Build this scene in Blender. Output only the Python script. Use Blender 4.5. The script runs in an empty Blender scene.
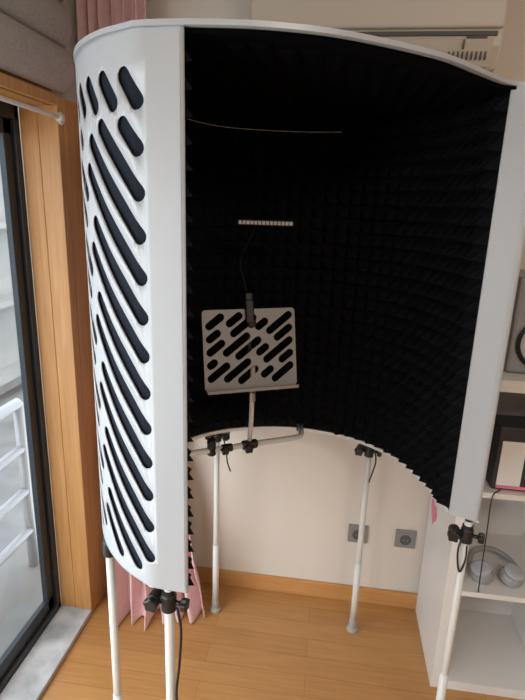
import bpy, bmesh, math, random
from mathutils import Vector, Matrix
from mathutils.geometry import delaunay_2d_cdt
random.seed(4)
sc = bpy.context.scene
try:
    sc.view_settings.view_transform = 'Standard'
except Exception:
    pass

# ------------------------------------------------------------ materials
def mat(name, col, rough=0.5, metal=0.0, noise=0.0, nscale=8.0, bump=0.0, bscale=200.0, spec=0.5, sheen=0.0):
    m = bpy.data.materials.new(name); m.use_nodes = True
    nt = m.node_tree; b = nt.nodes['Principled BSDF']
    b.inputs['Base Color'].default_value = (*col, 1)
    b.inputs['Roughness'].default_value = rough
    b.inputs['Metallic'].default_value = metal
    b.inputs['Specular IOR Level'].default_value = spec
    if sheen: b.inputs['Sheen Weight'].default_value = sheen
    tc = nt.nodes.new('ShaderNodeTexCoord')
    if noise > 0:
        n = nt.nodes.new('ShaderNodeTexNoise'); n.inputs['Scale'].default_value = nscale
        n.inputs['Detail'].default_value = 5
        nt.links.new(tc.outputs['Object'], n.inputs['Vector'])
        r = nt.nodes.new('ShaderNodeValToRGB')
        r.color_ramp.elements[0].position = 0.3; r.color_ramp.elements[1].position = 0.7
        r.color_ramp.elements[0].color = (*[c*(1-noise) for c in col], 1)
        r.color_ramp.elements[1].color = (*[min(1, c*(1+noise)) for c in col], 1)
        nt.links.new(n.outputs['Fac'], r.inputs['Fac'])
        nt.links.new(r.outputs['Color'], b.inputs['Base Color'])
    if bump > 0:
        n2 = nt.nodes.new('ShaderNodeTexNoise'); n2.inputs['Scale'].default_value = bscale
        nt.links.new(tc.outputs['Object'], n2.inputs['Vector'])
        bp = nt.nodes.new('ShaderNodeBump'); bp.inputs['Strength'].default_value = bump
        bp.inputs['Distance'].default_value = 0.002
        nt.links.new(n2.outputs['Fac'], bp.inputs['Height'])
        nt.links.new(bp.outputs['Normal'], b.inputs['Normal'])
    return m

def wood(name, c1, c2, axis='Z', rough=0.45, sc_=6.0):
    m = bpy.data.materials.new(name); m.use_nodes = True
    nt = m.node_tree; b = nt.nodes['Principled BSDF']
    tc = nt.nodes.new('ShaderNodeTexCoord'); mp = nt.nodes.new('ShaderNodeMapping')
    s = {'X': (0.6, 14, 14), 'Y': (14, 0.6, 14), 'Z': (14, 14, 0.6)}[axis]
    mp.inputs['Scale'].default_value = s
    n = nt.nodes.new('ShaderNodeTexNoise'); n.inputs['Scale'].default_value = sc_; n.inputs['Detail'].default_value = 6
    n.inputs['Distortion'].default_value = 0.6
    r = nt.nodes.new('ShaderNodeValToRGB')
    r.color_ramp.elements[0].position = .3; r.color_ramp.elements[1].position = .7
    r.color_ramp.elements[0].color = (*c1, 1); r.color_ramp.elements[1].color = (*c2, 1)
    nt.links.new(tc.outputs['Object'], mp.inputs['Vector']); nt.links.new(mp.outputs['Vector'], n.inputs['Vector'])
    nt.links.new(n.outputs['Fac'], r.inputs['Fac']); nt.links.new(r.outputs['Color'], b.inputs['Base Color'])
    b.inputs['Roughness'].default_value = rough
    return m

def plank_floor():
    m = bpy.data.materials.new('plank_floor'); m.use_nodes = True
    nt = m.node_tree; b = nt.nodes['Principled BSDF']
    tc = nt.nodes.new('ShaderNodeTexCoord')
    br = nt.nodes.new('ShaderNodeTexBrick')
    br.inputs['Scale'].default_value = 1.0
    br.inputs['Brick Width'].default_value = 1.1
    br.inputs['Row Height'].default_value = 0.092
    br.inputs['Mortar Size'].default_value = 0.0010
    br.inputs['Mortar Smooth'].default_value = 0.2
    br.inputs['Color1'].default_value = (0.49, 0.245, 0.085, 1)
    br.inputs['Color2'].default_value = (0.44, 0.21, 0.07, 1)
    br.inputs['Mortar'].default_value = (0.30, 0.14, 0.045, 1)
    br.offset = 0.37
    nt.links.new(tc.outputs['Object'], br.inputs['Vector'])
    mp = nt.nodes.new('ShaderNodeMapping'); mp.inputs['Scale'].default_value = (1.2, 22, 1)
    n = nt.nodes.new('ShaderNodeTexNoise'); n.inputs['Scale'].default_value = 4; n.inputs['Detail'].default_value = 6
    nt.links.new(tc.outputs['Object'], mp.inputs['Vector']); nt.links.new(mp.outputs['Vector'], n.inputs['Vector'])
    r = nt.nodes.new('ShaderNodeValToRGB')
    r.color_ramp.elements[0].position = .3; r.color_ramp.elements[1].position = .7
    r.color_ramp.elements[0].color = (.86, .85, .82, 1); r.color_ramp.elements[1].color = (1.05, 1.05, 1.05, 1)
    mx = nt.nodes.new('ShaderNodeMix'); mx.data_type = 'RGBA'; mx.blend_type = 'MULTIPLY'
    mx.inputs[0].default_value = 1
    nt.links.new(n.outputs['Fac'], r.inputs['Fac'])
    nt.links.new(br.outputs['Color'], mx.inputs[6]); nt.links.new(r.outputs['Color'], mx.inputs[7])
    nt.links.new(mx.outputs[2], b.inputs['Base Color'])
    b.inputs['Roughness'].default_value = 0.30
    return m

M_wall = mat('wall_paint', (0.69, 0.62, 0.55), 0.85, noise=0.02, nscale=3, bump=.1)
M_ceil = mat('ceiling_paint', (0.78, 0.75, 0.71), 0.9)
M_floor = plank_floor()
M_wood = wood('oak_trim', (0.45, 0.21, 0.065), (0.57, 0.29, 0.10), 'Z')
M_woodx = wood('oak_baseboard', (0.48, 0.23, 0.075), (0.58, 0.29, 0.10), 'X')
M_marble = mat('marble_sill', (0.46, 0.46, 0.46), 0.3, noise=0.35, nscale=9)
M_alu = mat('anthracite_aluminium', (0.035, 0.042, 0.05), 0.4, metal=0.3)
M_shell = mat('powder_coated_white', (0.42, 0.44, 0.465), 0.34, bump=.04, bscale=600)
M_tube = mat('white_tube_paint', (0.66, 0.65, 0.62), 0.3)
M_desk = mat('desk_grey_white', (0.36, 0.345, 0.335), 0.4)
M_foam = mat('acoustic_foam', (0.0050, 0.0050, 0.0062), 0.95, bump=.4, bscale=900, spec=.12)
M_foamr = mat('roof_foam', (0.0022, 0.0022, 0.0027), 1.0, spec=.05)
M_felt = mat('black_felt_backing', (0.010, 0.014, 0.024), 0.9, spec=.2)
M_black = mat('black_plastic', (0.012, 0.012, 0.013), 0.4)
M_neck = mat('matte_black_gooseneck', (0.008, 0.008, 0.009), 0.8, spec=.2)
M_steel = mat('brushed_steel', (0.45, 0.45, 0.45), 0.3, metal=1)
M_rub = mat('grey_rubber', (0.35, 0.33, 0.3), 0.7)
M_ac = mat('ac_plastic', (0.64, 0.57, 0.49), 0.4)
M_slot = mat('dark_louvre', (0.10, 0.09, 0.08), 0.6)
M_curt = mat('pink_curtain_fabric', (0.74, 0.48, 0.48), 0.9, noise=.06, nscale=40, sheen=.3)
M_blind = mat('grey_blind_fabric', (0.62, 0.59, 0.55), 0.9, noise=.12, nscale=120)
M_shelf = mat('white_laminate', (0.72, 0.70, 0.68), 0.4)
M_sock = mat('socket_grey', (0.30, 0.29, 0.28), 0.35, metal=.3)
M_sockin = mat('socket_dark', (0.10, 0.10, 0.10), 0.4)
M_pink = mat('pink_sticker', (0.78, 0.20, 0.30), 0.5)
M_rail = mat('galvanised_rail', (0.48, 0.49, 0.51), 0.4, metal=.2)
M_led = mat('led_lens', (0.6, 0.6, 0.58), 0.3)
M_grey = mat('grey_plastic', (0.30, 0.30, 0.31), 0.45)
M_lite = mat('light_grey_cone', (0.45, 0.46, 0.50), 0.4)
M_card = mat('black_card', (0.03, 0.03, 0.035), 0.5)
M_white = mat('white_card', (0.75, 0.75, 0.75), 0.5)
M_fac = mat('facade_render', (0.30, 0.30, 0.29), 0.9, noise=.08, nscale=1)
M_fwin = mat('facade_window', (0.10, 0.12, 0.13), 0.15)
M_ground = mat('street_asphalt', (0.20, 0.205, 0.205), 0.9, noise=.2, nscale=1)
M_tile = mat('balcony_tile', (0.20, 0.19, 0.18), 0.7, noise=.1, nscale=5)
M_glass = bpy.data.materials.new('window_glass'); M_glass.use_nodes = True
_nt = M_glass.node_tree; _nt.nodes.remove(_nt.nodes['Principled BSDF'])
_o = _nt.nodes['Material Output']; _t = _nt.nodes.new('ShaderNodeBsdfTransparent'); _g = _nt.nodes.new('ShaderNodeBsdfGlossy')
_t.inputs[0].default_value = (.93, .96, .97, 1); _g.inputs['Roughness'].default_value = .02
_m = _nt.nodes.new('ShaderNodeMixShader'); _m.inputs[0].default_value = .05
_nt.links.new(_t.outputs[0], _m.inputs[1]); _nt.links.new(_g.outputs[0], _m.inputs[2]); _nt.links.new(_m.outputs[0], _o.inputs['Surface'])

# ------------------------------------------------------------ helpers
def group(name, loc):
    e = bpy.data.objects.new(name, None); e.location = loc; e.empty_display_size = .1
    sc.collection.objects.link(e); return e

def mesh(name, vs, fs, m, parent=None, smooth=False, solid=0.0, bevel=0.0):
    me = bpy.data.meshes.new(name); me.from_pydata([tuple(v) for v in vs], [], fs)
    me.update()
    ob = bpy.data.objects.new(name, me); sc.collection.objects.link(ob)
    me.materials.append(m)
    bm = bmesh.new(); bm.from_mesh(me); bmesh.ops.recalc_face_normals(bm, faces=bm.faces); bm.to_mesh(me); bm.free()
    if smooth:
        for p in me.polygons: p.use_smooth = True
    if solid:
        md = ob.modifiers.new('solid', 'SOLIDIFY'); md.thickness = solid; md.offset = 0
    if bevel:
        md = ob.modifiers.new('bevel', 'BEVEL'); md.width = bevel; md.segments = 2; md.limit_method = 'ANGLE'
    if parent:
        ob.parent = parent
        ob.matrix_parent_inverse = Matrix.Translation(-Vector(parent.location))
    return ob

def boxd(x0, x1, y0, y1, z0, z1):
    v = [(x0,y0,z0),(x1,y0,z0),(x1,y1,z0),(x0,y1,z0),(x0,y0,z1),(x1,y0,z1),(x1,y1,z1),(x0,y1,z1)]
    f = [(0,3,2,1),(4,5,6,7),(0,1,5,4),(1,2,6,5),(2,3,7,6),(3,0,4,7)]
    return v, f

def box(name, x0, x1, y0, y1, z0, z1, m, parent=None, bevel=0.0):
    v, f = boxd(x0, x1, y0, y1, z0, z1)
    return mesh(name, v, f, m, parent, bevel=bevel)

def boxes(name, lst, m, parent=None, bevel=0.0):
    V, F = [], []
    for b in lst:
        v, f = boxd(*b); o = len(V); V += v; F += [tuple(i+o for i in q) for q in f]
    return mesh(name, V, F, m, parent, bevel=bevel)

def sweep_data(pts, r, n=12, closed=False):
    pts = [Vector(p) for p in pts]; N = len(pts)
    rs = r if isinstance(r, (list, tuple)) else [r]*N
    V, F = [], []
    prev = None
    for i, p in enumerate(pts):
        if closed: t = pts[(i+1) % N]-pts[i-1]
        elif i == 0: t = pts[1]-pts[0]
        elif i == N-1: t = pts[-1]-pts[-2]
        else: t = (pts[i+1]-p).normalized()+(p-pts[i-1]).normalized()
        t.normalize()
        if prev is None:
            a = Vector((0,0,1)) if abs(t.z) < .9 else Vector((1,0,0))
            nrm = (a-t*a.dot(t)).normalized()
        else:
            nrm = (prev-t*prev.dot(t)).normalized()
        prev = nrm; bn = t.cross(nrm)
        for k in range(n):
            a = 2*math.pi*k/n
            V.append(p+(nrm*math.cos(a)+bn*math.sin(a))*rs[i])
    for i in range(N if closed else N-1):
        j = (i+1) % N
        for k in range(n):
            l = (k+1) % n
            F.append((i*n+k, i*n+l, j*n+l, j*n+k))
    if not closed:
        F.append(tuple(range(n))); F.append(tuple((N-1)*n+k for k in range(n)))
    return V, F

def tube(name, pts, r, m, parent=None, n=14, closed=False):
    V, F = sweep_data(pts, r, n, closed)
    ob = mesh(name, V, F, m, parent)
    for p in ob.data.polygons:
        p.use_smooth = len(p.vertices) == 4
    return ob

def lathe(name, prof, c, axis, m, parent=None, n=28):
    ax = Vector(axis).normalized()
    a = Vector((0,0,1)) if abs(ax.z) < .9 else Vector((1,0,0))
    u = (a-ax*a.dot(ax)).normalized(); w = ax.cross(u); c = Vector(c)
    V, F = [], []
    for (r, h) in prof:
        for k in range(n):
            t = 2*math.pi*k/n
            V.append(c+ax*h+(u*math.cos(t)+w*math.sin(t))*max(r, 1e-4))
    for i in range(len(prof)-1):
        for k in range(n):
            l = (k+1) % n
            F.append((i*n+k, i*n+l, (i+1)*n+l, (i+1)*n+k))
    F.append(tuple(range(n))); F.append(tuple((len(prof)-1)*n+k for k in range(n)))
    return mesh(name, V, F, m, parent)

def catmull(P, sub=12):
    P = [Vector(p) for p in P]; out = []
    for i in range(len(P)-1):
        p0 = P[i-1] if i else P[0]*2-P[1]
        p1, p2 = P[i], P[i+1]
        p3 = P[i+2] if i+2 < len(P) else P[-1]*2-P[-2]
        for k in range(sub):
            t = k/sub
            out.append(.5*((2*p1)+(p2-p0)*t+(2*p0-5*p1+4*p2-p3)*t*t+(3*p1-p0-3*p2+p3)*t**3))
    out.append(P[-1]); return out

class Path:
    def __init__(s, pts):
        s.p = pts; s.d = [0]
        for a, b in zip(pts, pts[1:]): s.d.append(s.d[-1]+(b-a).length)
        s.L = s.d[-1]
    def at(s, x):
        x = min(max(x, 0), s.L)
        lo, hi = 0, len(s.d)-1
        while hi-lo > 1:
            m = (lo+hi)//2
            if s.d[m] <= x: lo = m
            else: hi = m
        t = (x-s.d[lo])/max(1e-9, s.d[hi]-s.d[lo])
        return s.p[lo].lerp(s.p[hi], t)
    def tan(s, x):
        return (s.at(x+.01)-s.at(x-.01)).normalized()

# ------------------------------------------------------------ room shell
WY = 2.11; XL = -1.16; XR = 2.3; YB = -2.6; ZC = 2.75; XO = -1.17
box('floor', XO, XR+.1, YB-.1, WY+.1, -.1, 0, M_floor)
box('ceiling', XO, XR+.1, YB-.1, WY+.1, ZC, ZC+.1, M_ceil)
box('wall_back', XO, XR+.1, WY, WY+.1, 0, ZC, M_wall)
box('wall_right', XR, XR+.1, YB, WY, 0, ZC, M_wall)
box('wall_front', XO, XR+.1, YB-.1, YB, 0, ZC, M_wall)
boxes('wall_left', [(XO, -1.0, YB, -1.6, 0, ZC), (XO, -1.0, -1.6, 1.82, 2.13, ZC),
                    (XO, -1.0, 1.86, WY, 0, ZC), (XO, -1.0, 1.82, 1.86, 2.13, ZC)], M_wall)
box('baseboard_back', -.968, XR, WY-.014, WY, 0, .082, M_woodx, bevel=.003)
boxes('trim_1', [(-1.115, -1.048, 1.82, 1.86, 0, 2.13), (-1.045, -.97, 1.815, 1.86, 0, 2.13), (-1.0, -.968, 1.86, WY-.001, 0, 2.13)], M_wood, bevel=.003)
boxes('trim_2', [(-1.115, -.968, -1.6, 1.815, 2.10, 2.135), (-1.0, -.985, -1.6, 1.815, 2.10, 2.2)], M_wood, bevel=.003)
box('window_sill', -1.115, -.97, -1.6, 1.82, 0, .022, M_marble, bevel=.003)
w = group('window_1', (-1.14, .1, 0))
fr = []
for (a, b) in [(1.79, 1.82), (.10, .17), (-1.6, -1.54)]:
    fr.append((-1.160, -1.115, a, b, 0, 2.10))
fr += [(-1.160, -1.115, -1.6, 1.82, 0, .05), (-1.160, -1.115, -1.6, 1.82, 2.05, 2.10)]
boxes('frame', fr, M_alu, w, bevel=.004)
sash = []
for (a, b) in [(.15, 1.785), (-1.54, .12)]:
    sash += [(-1.152, -1.128, a, a+.05, .05, 2.05), (-1.152, -1.128, b-.045, b, .05, 2.05),
             (-1.152, -1.128, a, b, .05, .11), (-1.152, -1.128, a, b, 2.0, 2.05)]
boxes('sashes', sash, M_alu, w, bevel=.003)
boxes('glass', [(-1.143, -1.139, .2, 1.74, .11, 2.0), (-1.143, -1.139, -1.49, .07, .11, 2.0)], M_glass, w)

# ------------------------------------------------------------ outside
box('balcony_floor', -1.62, XO, -2.6, 2.3, -.14, -.02, M_tile)
g = group('balcony_railing', (-1.42, .5, 0))
for i, z in enumerate([.865, .635, .41, .19]):
    tube('rail_%d' % i, [(-1.42, -2.5, z), (-1.42, 2.10, z)], .026 if i == 0 else .022, M_rail, g)
for i, y in enumerate([2.10, .6, -.9, -2.4]):
    tube('post_%d' % i, [(-1.42, y, -.02), (-1.42, y, .865)], .024, M_rail, g)
box('street_ground', -40, -2.1, -30, 60, -6.2, -6, M_ground)
g = group('apartment_building', (-13, 8, -6))
box('facade', -18, -13, -10, 50, -6, 4.2, M_fac, g)
fw = []
for zz in range(3):
    for yy in range(18):
        fw.append((-13.0, -12.93, -8+yy*3.1, -6.7+yy*3.1, -4.6+zz*2.9, -3.0+zz*2.9))
boxes('facade_windows', fw, M_fwin, g)
boxes('balcony_slabs', [(-13, -12.2, -10, 50, -5.2+z*2.9, -4.98+z*2.9) for z in range(4)], M_fac, g)

# ------------------------------------------------------------ vocal booth
ZB, ZT = .93, 2.088
booth = group('vocal_booth', (-.1, 1.45, 0))
OUT = [(-.372,.978),(-.465,1.035),(-.548,1.125),(-.61,1.25),(-.65,1.42),(-.635,1.61),(-.565,1.78),(-.44,1.91),(-.27,1.985),
       (-.085,2.01),(.10,1.975),(.24,1.895),(.345,1.78),(.41,1.65),(.45,1.52),(.470,1.395)]
IL, IR = Vector((-.28,.974)), Vector((.390,1.428))
op = Path(catmull(OUT, 10))
NS = 160
outer = [op.at(op.L*i/NS) for i in range(NS+1)]
def inward(s):
    t = op.tan(s); return Vector((t.y, -t.x))
def inner_at(s):
    o = op.at(s); n = inward(s)*.085
    f0, f1 = IL-Vector(OUT[0]), IR-Vector(OUT[-1])
    k0 = max(0, 1-s/.22); k1 = max(0, 1-(op.L-s)/.22)
    k0 = k0*k0; k1 = k1*k1
    v = n*(1-k0-k1)+f0*k0+f1*k1
    return o+v
inner = [inner_at(op.L*i/NS) for i in range(NS+1)]
def bez(a, b, c, n=6):
    return [a*(1-t)**2+b*2*t*(1-t)+c*t*t for t in [i/n for i in range(n+1)]]
oL, oR = Vector(OUT[0]), Vector(OUT[-1])
fl = [IL, IL.lerp(oL, .4)] + bez(oL+(IL-oL).normalized()*.016, oL, op.at(.016))
s = .024; mid = []
while s < op.L-.03: mid.append(op.at(s)); s += .008
frr = bez(op.at(op.L-.014), oR, oR+(IR-oR).normalized()*.014) + [IR.lerp(oR, .4), IR]
sp = Path(fl+mid+frr)
FL = (IL-oL).length
slots = []
R = .0165
s0 = FL+.002; s1 = sp.L-.14
def add(a, b): slots.append((a, b))
x = s0-.002
while x+.05 < s1:
    add((x, ZT-.116), (x+.030, ZT-.116+.042)); x += .064
TH = math.radians(49); tt = math.tan(TH)
pitch = .0800; ztop = ZT-.156; zlow = ZB+.046
cols = [(.0, .165), (.216, .275), (.326, .49), (.541, .60), (.651, .815), (.866,.925),(.976,1.14),(1.191,1.25),(1.301,1.465),(1.516,1.575)]
for k in range(-24, 40):
    zs = ZT-.196-k*pitch
    sh = [0, .022][k % 2]
    for ci, (a, b) in enumerate(cols):
        if ci > 0: a += sh-.011
        b += sh-.011
        za, zb_ = zs+a*tt, zs+b*tt
        a2, b2 = a, b
        if zb_ > ztop: b2 = (ztop-zs)/tt
        if za < zlow: a2 = (zlow-zs)/tt
        if s0+b2 > s1: b2 = s1-s0
        if b2-a2 > .008:
            add((s0+a2, zs+a2*tt), (s0+b2, zs+b2*tt))

def pill(a, b, r, n=7):
    a, b = Vector(a), Vector(b); d = (b-a).normalized(); ang = math.atan2(d.y, d.x)
    P = []
    for i in range(n+1):
        t = ang-math.pi/2+math.pi*i/n; P.append(b+Vector((math.cos(t), math.sin(t)))*r)
    for i in range(n+1):
        t = ang+math.pi/2+math.pi*i/n; P.append(a+Vector((math.cos(t), math.sin(t)))*r)
    return P

def segdist(p, a, b):
    d = b-a; t = max(0, min(1, (p-a).dot(d)/max(1e-12, d.dot(d))))
    return (p-(a+d*t)).length

def holed_sheet(W0, W1, H0, H1, pills, r, step=None, corner=0.0):
    vs, es = [], []
    def loop(P):
        o = len(vs); n = len(P)
        vs.extend(Vector((p[0], p[1])) for p in P)
        es.extend((o+i, o+(i+1) % n) for i in range(n))
    if corner:
        P = []
        for (cx, cy, a0) in [(W1-corner, H0+corner, -90), (W1-corner, H1-corner, 0), (W0+corner, H1-corner, 90), (W0+corner, H0+corner, 180)]:
            for i in range(6):
                t = math.radians(a0+90*i/5); P.append((cx+corner*math.cos(t), cy+corner*math.sin(t)))
        loop(P)
    else:
        loop([(W0, H0), (W1, H0), (W1, H1), (W0, H1)])
    for a, b in pills: loop(pill(a, b, r))
    cv, ce, cf, _, _, _ = delaunay_2d_cdt(vs, es, [], 0, 1e-6)
    PA = [(Vector(a), Vector(b)) for a, b in pills]
    F = []
    for f in cf:
        c = sum((cv[i] for i in f), Vector((0, 0)))/len(f)
        if any(min(a.y, b.y)-r <= c.y <= max(a.y, b.y)+r and segdist(c, a, b) < r*.995 for a, b in PA): continue
        F.append(tuple(f))
    bm = bmesh.new()
    bv = [bm.verts.new((v.x, v.y, 0)) for v in cv]
    for f in F:
        try: bm.faces.new([bv[i] for i in f])
        except Exception: pass
    if step:
        x = W0+step
        while x < W1-1e-4:
            bmesh.ops.bisect_plane(bm, geom=bm.verts[:]+bm.edges[:]+bm.faces[:], plane_co=(x, 0, 0), plane_no=(1, 0, 0), dist=1e-6)
            x += step
    bm.verts.index_update()
    V = [v.co.copy() for v in bm.verts]; F = [tuple(v.index for v in f.verts) for f in bm.faces]
    bm.free(); return V, F

V2, F2 = holed_sheet(0, sp.L, ZB, ZT, slots, R, .010)
V3 = []
for v in V2:
    p = sp.at(v.x); V3.append((p.x, p.y, v.y))
sh = mesh('perforated_shell', V3, F2, M_shell, booth)
md = sh.modifiers.new('solid', 'SOLIDIFY'); md.thickness = .003; md.offset = 0
for p in sh.data.polygons: p.use_smooth = True
V, F = [], []
for i in range(0, NS-1):
    p = outer[i]+inward(op.L*i/NS)*.006
    if i == 0: p = p+(IL-oL)*.25
    V += [(p.x, p.y, ZB+.01), (p.x, p.y, ZT-.01)]
for i in range(len(V)//2-1): F.append((2*i, 2*i+2, 2*i+3, 2*i+1))
mesh('felt_backing', V, F, M_felt, booth)
V, F = [], []
for i in range(NS+1):
    o, n = outer[i], inner[i]
    V += [(o.x, o.y, ZB), (n.x, n.y, ZB), (n.x, n.y, ZB+.012)]
for i in range(NS):
    a, b = 3*i, 3*i+3
    F += [(a, b, b+1, a+1), (a+1, b+1, b+2, a+2)]
mesh('bottom_channel', V, F, M_tube, booth, solid=.003)
ip = Path(inner)
def frn(s):
    t = ip.tan(s); return Vector((t.y, -t.x))
FP = .045
def foam_wall():
    V, F = [], []
    n = int(round(ip.L/FP)); zb, zt = ZB+.014, ZT-.012; m = int(round((zt-zb)/FP))
    for j in range(m+1):
        for i in range(n+1):
            s = .004+(ip.L-.008)*i/n; p = ip.at(s)-frn(s)*.006
            V.append((p.x, p.y, zb+(zt-zb)*j/m))
    for j in range(m):
        for i in range(n):
            fs = (i+.5)/n
            s = .004+(ip.L-.008)*fs
            back_ = j == 0 and .25 < fs < .70
            jit = random.uniform(-.003, .003)
            p = ip.at(s+jit)+frn(s)*((.012 if back_ else .027)+random.uniform(-.003, .003))
            zc = zb+(zt-zb)*(j+(.75 if back_ else .12+random.uniform(0, .12)))/m
            k = len(V); V.append((p.x, p.y, zc))
            a = j*(n+1)+i; b = a+1; c = b+n+1; d = a+n+1
            F += [(a, b, k), (b, c, k), (c, d, k), (d, a, k)]
    for (e, dr, s_in) in ((IL, (IL-oL).normalized(), .05), (IR, (IR-oR).normalized(), ip.L-.05)):
        b_ = ip.at(s_in)+frn(s_in)*.01
        for j in range(m):
            z0 = zb+(zt-zb)*j/m; z1 = zb+(zt-zb)*(j+1)/m; zc = z0+.005
            tip = e+dr*.017+(b_-e)*.12; e2 = e-dr*.012+(b_-e)*.12
            k = len(V)
            V += [(e2.x,e2.y,z0),(e2.x,e2.y,z1),(b_.x,b_.y,z1),(b_.x,b_.y,z0),(tip.x,tip.y,zc),(b_.x+dr.x*.02,b_.y+dr.y*.02,zc)]
            F += [(k,k+1,k+4),(k+1,k+2,k+5,k+4),(k+2,k+3,k+5),(k,k+4,k+5,k+3),(k,k+3,k+2,k+1)]
    return V, F
V, F = foam_wall(); mesh('pyramid_foam_lining', V, F, M_foam, booth)
FRONT = [(.470,1.395),(.425,1.42),(.375,1.405),(.287,1.302),(.18,1.178),(0,1.045),(-.14,.988),(-.26,.972),(-.33,.972),(-.372,.978)]
fa = catmull(FRONT, 8)
poly = [Vector((p.x, p.y)) for p in outer[:-1]] + [Vector((p.x, p.y)) for p in fa[:-1]]
cen = Vector((-.1, 1.45))
poly2 = [p+(p-cen).normalized()*.004 for p in poly]
def prism(name, P, z0, z1, m, parent):
    n = len(P); V = [(p.x, p.y, z0) for p in P]+[(p.x, p.y, z1) for p in P]
    F = [tuple(range(n))[::-1], tuple(range(n, 2*n))]+[(i, (i+1) % n, n+(i+1) % n, n+i) for i in range(n)]
    return mesh(name, V, F, m, parent)
prism('roof_panel', poly2, ZT, ZT+.009, M_shell, booth)
def inside(p, P):
    c = False; n = len(P)
    for i in range(n):
        a, b = P[i], P[i-1]
        if (a.y > p.y) != (b.y > p.y) and p.x < (b.x-a.x)*(p.y-a.y)/(b.y-a.y)+a.x: c = not c
    return c
poly3 = [p+(cen-p).normalized()*.012 for p in poly]
prism('roof_foam_base', poly3, ZT-.008, ZT-.001, M_foamr, booth)
V, F = [], []
q = .045
poly4 = [p+(cen-p).normalized()*.045 for p in poly]
for i in range(-20, 20):
    for j in range(16, 50):
        cs = [Vector((i*q, j*q)), Vector((i*q+q, j*q)), Vector((i*q+q, j*q+q)), Vector((i*q, j*q+q))]
        if all(inside(c, poly4) for c in cs):
            k = len(V); V += [(c.x, c.y, ZT-.009) for c in cs]+[(i*q+q/2, j*q+q/2, ZT-.022)]
            F += [(k, k+1, k+4), (k+1, k+2, k+4), (k+2, k+3, k+4), (k+3, k, k+4)]
mesh('roof_pyramid_foam', V, F, M_foamr, booth)
pts = []
for i in range(40):
    s = ip.L*(.375+.31*i/39); n = frn(s); p = ip.at(s)+n*.034
    pts.append((p.x, p.y, ZT-.050+.012*abs(1-i/16)**2 if i < 16 else ZT-.050))
tube('light_leak_line', pts, .0010, M_tube, booth, n=6)  # pale tube imitating the light leaking through the gap between roof and wall

def knob(name, c, axis, parent, r=.017):
    ax = Vector(axis).normalized(); a = Vector((0,0,1)) if abs(ax.z) < .9 else Vector((1,0,0))
    u = (a-ax*a.dot(ax)).normalized(); w_ = ax.cross(u); c = Vector(c)
    n = 30; V, F = [], []
    for h, k in [(0, .75), (.003, 1), (.014, 1), (.017, .8)]:
        for i in range(n):
            t = 2*math.pi*i/n; rr = r*k*(1+.13*math.cos(5*t))
            V.append(c+ax*h+(u*math.cos(t)+w_*math.sin(t))*rr)
    for j in range(3):
        for i in range(n): F.append((j*n+i, j*n+(i+1) % n, (j+1)*n+(i+1) % n, (j+1)*n+i))
    F += [tuple(range(n)), tuple(3*n+i for i in range(n))]
    return mesh(name, V, F, M_black, parent)

def clamp(pref, x, y, z, ang, parent, side=True):
    d = Vector((math.cos(ang), math.sin(ang), 0)); e = Vector((-d.y, d.x, 0)); c = Vector((x, y, z))
    lathe(pref+'_collar', [(.014, -.024), (.0185, -.022), (.0185, .018), (.015, .024)], c, (0, 0, 1), M_black, parent)
    tube(pref+'_arm', [c-d*.002, c+d*.034], [.012, .010], M_black, parent)
    lathe(pref+'_joint', [(.014, -.016), (.017, -.014), (.017, .014), (.014, .016)], c+d*.036, e, M_black, parent)
    knob(pref+'_knob', c+d*.036+e*.016, e, parent)
    if side:
        tube(pref+'_stem', [c-d*.016, c-d*.034], .006, M_black, parent)
        knob(pref+'_knob_side', c-d*.032, -d, parent, .015)
    lathe(pref+'_jaw', [(.016, 0), (.016, .012), (.011, .014), (.011, .038)], c+Vector((0, 0, .02)), (0, 0, 1), M_black, parent)

legs = [(-.338, 1.008, 3.0), (-.562, 1.175, .9), (-.429, 1.935, .2), (.191, 1.925, 2.9), (.448, 1.42, 2.9)]
for i, (x, y, a) in enumerate(legs):
    tube('leg_%d' % (i+1), [(x, y, .02), (x, y, ZB-.012)], .0118, M_tube, booth, n=18)
    tube('leg_%d_lower' % (i+1), [(x, y, .012), (x, y, .35)], .0140, M_tube, booth, n=18)
    lathe('foot_%d' % (i+1), [(.024, 0), (.026, .004), (.024, .012), (.017, .018), (.017, .05), (.014, .055)], (x, y, 0), (0, 0, 1), M_rub, booth)
    clamp('clamp_%d' % (i+1), x, y, ZB-.060, a, booth, side=(i != 1))
def cable(name, P, r, parent, m=M_black):
    return tube(name, [Vector(p) for p in catmull(P, 8)], r, m, parent, n=8)
cable('strap_front_left', [(-.315,1.0,.86),(-.305,.995,.80),(-.31,.995,.70),(-.318,.992,.6),(-.308,.992,.5),(-.316,.99,.4),(-.31,.99,.33)], .0035, booth)
cable('strap_right', [(.44,1.41,.88),(.425,1.40,.84),(.428,1.40,.79),(.44,1.405,.75),(.452,1.408,.79),(.45,1.41,.84)], .003, booth)
cable('strap_rear_right', [(.205,1.915,.90),(.218,1.905,.84),(.208,1.905,.78),(.20,1.908,.74)], .003, booth)
cable('strap_rear_left', [(-.41,1.92,.90),(-.385,1.90,.84),(-.375,1.89,.78),(-.36,1.885,.74)], .003, booth)

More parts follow.
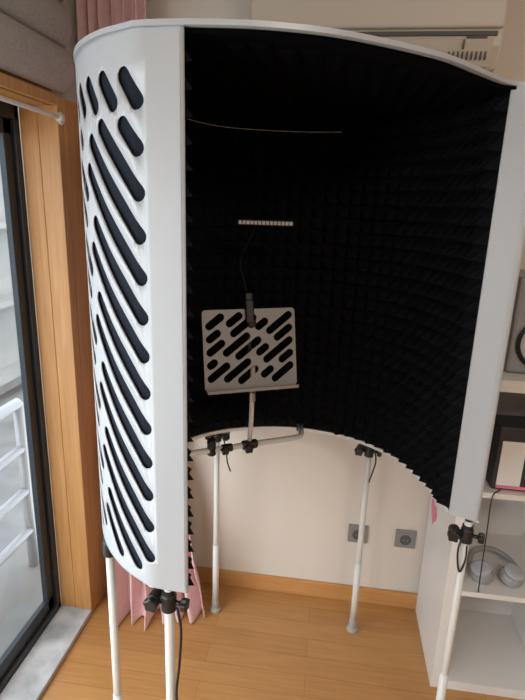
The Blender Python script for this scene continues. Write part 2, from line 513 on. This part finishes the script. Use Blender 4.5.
# ------------------------------------------------------------ music stand
st = group('music_stand', (-.26, 1.74, .95))
zb = .950
bar = [(-.50,1.58,zb),(-.44,1.615,zb),(-.26,1.722,zb),(-.105,1.81,zb),(-.082,1.828,zb),(-.078,1.86,zb),(-.088,1.925,zb)]
tube('support_bar', bar, .0105, M_tube, st)
tube('bar_end', [(-.50,1.58,zb),(-.545,1.555,zb)], .0105, M_tube, st)
tube('pole', [(-.262,1.725,zb-.01),(-.255,1.715,1.05),(-.248,1.675,1.25),(-.245,1.655,1.33)], .0085, M_tube, st)
lathe('tilt_joint', [(.012,-.03),(.017,-.026),(.017,.026),(.012,.03)], (-.26,1.722,zb), (.86,.5,0), M_black, st)
knob('pole_knob', (-.262,1.705,zb-.005), (.5,-.86,0), st)
knob('bar_knob', (-.34,1.66,zb), (.5,-.86,.1), st, .015)
lathe('bar_sleeve', [(.012,-.02),(.015,-.018),(.015,.018),(.012,.02)], (-.335,1.677,zb), (.86,.5,0), M_black, st)
knob('rim_knob', (-.385,1.64,zb+.03), (.3,-.9,.1), st, .014)
lathe('rim_sleeve', [(.012,-.03),(.016,-.026),(.016,.03),(.012,.034)], (-.385,1.650,zb+.01), (0,0,1), M_black, st)
lathe('rim_clamp', [(.012,-.02),(.014,-.018),(.014,.012),(.012,.014)], (-.088,1.925,zb), (0,0,1), M_black, st)
lathe('pole_sleeve', [(.010,-.02),(.0125,-.018),(.0125,.018),(.010,.02)], (-.251,1.695,1.15), (0,-.2,1), M_steel, st)
W_, H_ = .318, .262
ang = math.radians(26)
ux = Vector((math.cos(ang), math.sin(ang), 0)); back = Vector((-math.sin(ang), math.cos(ang), 0))
tilt = math.radians(13); uy = (Vector((0, 0, 1))*math.cos(tilt)+back*math.sin(tilt)); un = ux.cross(uy)
pc = Vector((-.252, 1.637, 1.338))
r_ = .0128
th = math.radians(36)
pl = []
for k in range(-7, 8):
    c = k*.0425+.008
    sg = [(-.20,-.125),(-.083,-.012),(.030,.052),(.094,.20)] if k % 2 else [(-.20,-.098),(-.056,.012),(.054,.20)]
    if k % 3 == 0: sg = [(a+.014, b+.014) for a, b in sg]
    for a, b in sg:
        X0, X1, Y0, Y1 = -W_/2+.022, W_/2-.022, -H_/2+.028, H_/2-.022
        t = math.tan(th)
        a = max(a, X0, (Y0-c)/t); b = min(b, X1, (Y1-c)/t)
        if b-a > .004: pl.append(((a, a*t+c), (b, b*t+c)))
V2, F2 = holed_sheet(-W_/2, W_/2, -H_/2, H_/2, pl, r_, None, .012)
V = [pc+ux*v.x+uy*v.y for v in V2]
mesh('desk_plate', V, F2, M_desk, st, solid=.0025)
le = []
for sx in (-W_/2+.004, W_/2-.004):
    le.append(pc+ux*sx-uy*(H_/2-.001))
V = [le[0], le[1], le[1]-back*.026-Vector((0,0,.002)), le[0]-back*.026-Vector((0,0,.002)),
     le[0]-back*.026+Vector((0,0,.008)), le[1]-back*.026+Vector((0,0,.008))]
mesh('desk_ledge', V, [(0,1,2,3),(3,2,5,4)], M_desk, st, solid=.0025)
tube('desk_bracket', [pc-uy*.04+back*.02, pc+uy*.06+back*.02], .009, M_black, st)
lathe('desk_knob', [(.010,-.004),(.016,-.002),(.016,.008),(.012,.012)], pc+ux*.005+uy*.085, -back, M_black, st)

# clip lamp
lp = group('clip_on_reading_lamp', pc+uy*(H_/2))
cp = pc+uy*(H_/2)+ux*(-.002)
def obox(name, c, hx, hy, hz, ax, ay, az, m, parent, bevel=.004):
    V = []
    for sz in (-1, 1):
        for (sx, sy) in ((-1,-1),(1,-1),(1,1),(-1,1)):
            V.append(c+ax*sx*hx+ay*sy*hy+az*sz*hz)
    return mesh(name, V, [(0,3,2,1),(4,5,6,7),(0,1,5,4),(1,2,6,5),(2,3,7,6),(3,0,4,7)], m, parent, bevel=bevel)
obox('clip_front', cp-back*.012+uy*-.005, .014, .006, .038, ux, back, uy, M_black, lp)
obox('clip_back', cp+back*.010+uy*.0, .013, .005, .030, ux, back, uy, M_black, lp)
obox('clip_head', cp+uy*.040, .013, .014, .016, ux, back, uy, M_black, lp)
hd = Vector((-.212, 1.60, 1.745)); hx = Vector((.985, .17, 0)).normalized()
cable('gooseneck', [cp+uy*.045, cp+uy*.09-ux*.012, cp+uy*.16-ux*.020, Vector((-.262,1.64,1.70)), Vector((-.245,1.62,1.735)), hd-hx*.02], .0036, lp, M_neck)
hn = Vector((-hx.y, hx.x, 0))
obox('lamp_head', hd, .086, .014, .0085, hx, hn, Vector((0,0,1)), M_black, lp)
V, F = [], []
for i in range(14):
    c = hd+hx*(-.076+.152*i/13)-hn*.0145
    o = len(V)
    for a, b in ((-1,-1),(1,-1),(1,1),(-1,1)): V.append(c+hx*a*.0046+Vector((0,0,b*.0055)))
    for a, b in ((-1,-1),(1,-1),(1,1),(-1,1)): V.append(c-hn*.0015+hx*a*.004+Vector((0,0,b*.0045)))
    F += [(o,o+1,o+5,o+4),(o+1,o+2,o+6,o+5),(o+2,o+3,o+7,o+6),(o+3,o,o+4,o+7),(o+4,o+5,o+6,o+7)]
mesh('led_lenses', V, F, M_led, lp)

# ------------------------------------------------------------ air conditioner
ac = group('air_conditioner', (.09, WY, 2.24))
prof = [(WY, 2.25), (WY-.06, 2.225), (WY-.17, 2.24), (WY-.205, 2.30), (WY-.215, 2.40), (WY-.20, 2.52), (WY-.16, 2.545), (WY, 2.55)]
x0, x1 = -.325, .475; n = len(prof)
V = [(x0, y, z) for y, z in prof]+[(x1, y, z) for y, z in prof]
F = [tuple(range(n)), tuple(range(n, 2*n))]+[(i, (i+1) % n, n+(i+1) % n, n+i) for i in range(n)]
mesh('body', V, F, M_ac, ac, bevel=.008)
box('front_panel', x0+.004, x1-.004, WY-.228, WY-.205, 2.345, 2.525, M_ac, ac, bevel=.008)
V = [(x0+.03, WY-.212, 2.318), (x1-.03, WY-.212, 2.318), (x1-.03, WY-.182, 2.246), (x0+.03, WY-.182, 2.246)]
mesh('outlet_flap', V, [(0,1,2,3)], M_ac, ac, solid=.006)
boxes('louvre_gap', [(x0+.02, x1-.02, WY-.2165, WY-.20, 2.326, 2.338)], M_slot, ac)
boxes('display', [(x1-.11, x1-.05, WY-.219, WY-.205, 2.318, 2.324), (x1-.12, x1-.115, WY-.2165, WY-.19, 2.29, 2.315)], M_slot, ac)
boxes('vents', [(x1-.16+.014*i, x1-.155+.014*i, WY-.203, WY-.18, 2.262, 2.284) for i in range(9)], M_slot, ac)

# ------------------------------------------------------------ blind, holdback and curtain
V, F = [], []
prof = []
for i in range(0, 61):
    t = i/60; z = 2.15+.54*t
    x = -.955+.034*abs(math.sin(t*math.pi*4))**.6*(1-.3*t)
    prof.append((x, z))
prof = [(-.97, 2.145)]+prof
for y in (-1.6, 1.86):
    for x, z in prof: V.append((x, y, z))
m_ = len(prof)
for i in range(m_-1): F.append((i, i+1, m_+i+1, m_+i))
rb = group('roman_blind', (-.96, .1, 2.4))
mesh('folded_fabric', V, F, M_blind, rb, smooth=True, solid=.004)
box('headrail', -.982, -.935, -1.6, 1.86, 2.69, 2.73, M_shelf, rb, bevel=.004)
hb = group('curtain_holdback', (-.97, 1.80, 2.06))
tube('rod', [(-.965, 1.80, 2.062), (-.962, 1.78, 2.062), (-.955, 1.4, 2.062), (-.96, 1.0, 2.062)], .007, M_tube, hb)
lathe('plate', [(.02, 0), (.022, .004), (.016, .010)], (-.97, 1.83, 2.06), (1, 0, 0), M_tube, hb)
lathe('finial', [(.009, 0), (.014, .006), (.014, .022), (.008, .028)], (-.962, 1.80, 2.062), (0, .6, 0), M_tube, hb)

V, F = [], []
nu, nv = 170, 90
for j in range(nv+1):
    v = (j/nv)**1.25; z = .008+2.60*v
    low = max(0, 1-v/.36)**.75; top = min(1, max(0, (z-2.17)/.12))
    pool = max(0, 1-z/.16)**2
    for i in range(nu+1):
        u = i/nu
        xa = -.945+.075*low-.035*top; xb = -.71+.245*low
        yb = 2.035-.03*u-.03*top*(1-u)
        x = xa+(xb-xa)*u+.010*math.sin(u*37+v*2)*math.sin(u*math.pi)
        amp = .026+.034*low
        y = yb-.215*low*(1-.62*u)+amp*math.sin(u*2*math.pi*6.5+1.3*math.sin(v*3)+.5+1.2*low*math.sin(z*7))*(.8+.2*math.sin(u*19))
        y -= pool*(.055+.025*math.sin(u*23))*(1-.5*u)
        y += .010*low*math.sin(z*26+u*11)
        y = min(y, 2.088)
        V.append((x, y, z))
for j in range(nv):
    for i in range(nu):
        a = j*(nu+1)+i; F.append((a, a+1, a+nu+2, a+nu+1))
ct = group('curtain', (-.8, 2.0, 0))
mesh('drape', V, F, M_curt, ct, smooth=True, solid=.003)
tube('curtain_rail', [(-.98, 2.02, 2.63), (-.5, 2.02, 2.63)], .010, M_tube, ct)

# ------------------------------------------------------------ sockets
for i, x in enumerate((.194, .405)):
    g = group('wall_socket', (x, WY, .36))
    box('plate', x-.045, x+.045, WY-.010, WY, .320, .410, M_sock, g, bevel=.003)
    box('frame_inner', x-.035, x+.035, WY-.013, WY-.008, .330, .400, M_sock, g, bevel=.002)
    lathe('recess', [(.025, 0), (.025, .002), (.021, .0022), (.020, .001)], (x, WY-.0135, .365), (0, -1, 0), M_sockin, g)
    for dx_ in (-.009, .009):
        lathe('pin', [(.0028, 0), (.0028, .001)], (x+dx_, WY-.0160, .365), (0, -1, 0), M_steel, g, n=10)

# ------------------------------------------------------------ shelving unit
su = group('shelving_unit', (1.1, 1.9, 0))
X0, X1, Y0, Y1 = .488, 1.72, 1.69, WY-.016
lst = [(X0, X1, Y0, Y1, 0, .04), (X0, X1, Y0, Y1, 1.235, 1.275)]
lst += [(X0+.035, X1-.035, Y0+.001, Y1, .435, .455), (X0+.035, X1-.035, Y0+.001, Y1, .845, .865)]
lst += [(X0, X0+.035, Y0, Y1, .04, 1.235), (X1-.035, X1, Y0, Y1, .04, 1.235)]
for xd in (.905, 1.305): lst.append((xd, xd+.02, Y0+.002, Y1-.01, .04, 1.235))
boxes('carcass', lst, M_shelf, su)
box('back_panel', X0+.036, X1-.036, Y1-.008, Y1-.001, .041, 1.234, M_shelf, su)
V = []
for i in range(40):
    t = 2*math.pi*i/40
    hx_ = 16*math.sin(t)**3; hy_ = 13*math.cos(t)-5*math.cos(2*t)-2*math.cos(3*t)-math.cos(4*t)
    V.append((X0-.0012, 2.00+hx_*.0036, .578+hy_*.0036))
mesh('heart_sticker', V, [tuple(range(40))], M_pink, su, solid=.001)
cable('power_cable', [(.66,1.76,.868),(.62,1.70,.872),(.595,1.683,.85),(.597,1.682,.70),(.60,1.683,.55),(.603,1.684,.47),(.61,1.70,.458)], .0022, su)

sm = group('studio_monitor', (.72, 1.86, 1.275))
box('cabinet', .60, .81, 1.77, 2.02, 1.277, 1.60, M_grey, sm, bevel=.012)
lathe('woofer_ring', [(.088, 0), (.090, .006), (.080, .010), (.076, .004)], (.705, 1.77, 1.385), (0, -1, 0), M_black, sm)
lathe('woofer_cone', [(.076, .006), (.070, .008), (.062, .003), (.028, 0), (.022, .006), (.0, .010)], (.705, 1.768, 1.385), (0, -1, 0), M_lite, sm)
lathe('tweeter', [(.040, 0), (.042, .005), (.030, .007), (.015, .004), (.0, .009)], (.705, 1.77, 1.535), (0, -1, 0), M_lite, sm)

pb = group('headphone_box', (.66, 1.78, .866))
box('carton', .60, .80, 1.72, 1.84, .867, 1.10, M_card, pb, bevel=.002)
box('label', .612, .69, 1.717, 1.7205, .885, 1.05, M_white, pb)
box('pink_band', .612, .788, 1.7165, 1.7205, .873, .884, M_pink, pb)
tube('printed_earcup_ring', [(.738+.03*math.cos(2*math.pi*i/24), 1.7185, .99+.04*math.sin(2*math.pi*i/24)) for i in range(24)], .004, M_lite, pb, closed=True, n=6)
bk = group('books', (.86, 1.8, .866))
for i, (w0, h, mm) in enumerate([(.022, .24, M_white), (.018, .26, M_pink), (.025, .22, M_lite)]):
    box('book_%d' % i, .815+.028*i, .815+.028*i+w0, 1.73, 1.95, .866, .866+h, mm, bk, bevel=.001)

hp = group('headphones', (.68, 1.78, .456))
for sx in (-1, 1):
    c = Vector((.69+sx*.055, 1.775, .482))
    lathe('earcup_%s' % ('l' if sx < 0 else 'r'), [(.030, -.02), (.041, -.018), (.043, .0), (.040, .012), (.028, .018)], c, (sx*.25, -.15, 1), M_grey, hp)
    lathe('pad_%s' % ('l' if sx < 0 else 'r'), [(.022, .0), (.036, .0), (.038, .010), (.028, .014)], c+Vector((sx*.004, -.003, .016)), (sx*.25, -.15, 1), M_lite, hp)
arc = []
for i in range(21):
    t = math.pi*i/20
    arc.append((.69+.085*math.cos(t)*1.05, 1.80+.12*math.sin(t), .478+.012*math.sin(t)))
tube('headband', arc, [.006]+[.011]*19+[.006], M_grey, hp)

# ------------------------------------------------------------ lights and world
wd = bpy.data.worlds.new('World'); sc.world = wd; wd.use_nodes = True
nt = wd.node_tree; bg = nt.nodes['Background']
bg.inputs['Color'].default_value = (.90, .94, 1.0, 1); bg.inputs['Strength'].default_value = 3.2
def light(name, kind, loc, target, energy, color=(1, 1, 1), **kw):
    l = bpy.data.lights.new(name, kind); l.energy = energy; l.color = color
    for k_, v_ in kw.items(): setattr(l, k_, v_)
    o = bpy.data.objects.new(name, l); sc.collection.objects.link(o); o.location = loc
    o.rotation_euler = (Vector(target)-Vector(loc)).to_track_quat('-Z', 'Y').to_euler()
    return o
light('sun', 'SUN', (0, 0, 10), (-4, 4, 0), 1.5, (1, .96, .9), angle=.02)
light('window_daylight', 'AREA', (-1.30, -.1, 1.15), (1.5, .1, 1.0), 58, (1.0, .98, .96), shape='RECTANGLE', size=2.4, size_y=1.8)
light('room_fill_light', 'AREA', (.9, -.6, 2.70), (.7, .2, 0), 27, (1, .89, .78), shape='DISK', size=.8)  # added overhead fill behind the camera, not an actual ceiling lamp

# ------------------------------------------------------------ camera
a = math.radians(7.4); P = math.radians(15.7)
Fv = Vector((-math.sin(a)*math.cos(P), math.cos(a)*math.cos(P), -math.sin(P)))
R0 = Vector((math.cos(a), math.sin(a), 0)); U0 = R0.cross(Fv)
ro = math.atan(.0335)
Rv = R0*math.cos(ro)+U0*math.sin(ro); Uv = -R0*math.sin(ro)+U0*math.cos(ro)
cam = bpy.data.cameras.new('camera'); co = bpy.data.objects.new('camera', cam); sc.collection.objects.link(co)
mm = Matrix((Rv, Uv, -Fv)).transposed().to_4x4(); mm.translation = (0, 0, 1.80)
co.matrix_world = mm
cam.sensor_fit = 'VERTICAL'; cam.sensor_height = 35; cam.lens = 26; cam.clip_start = .02
sc.camera = co
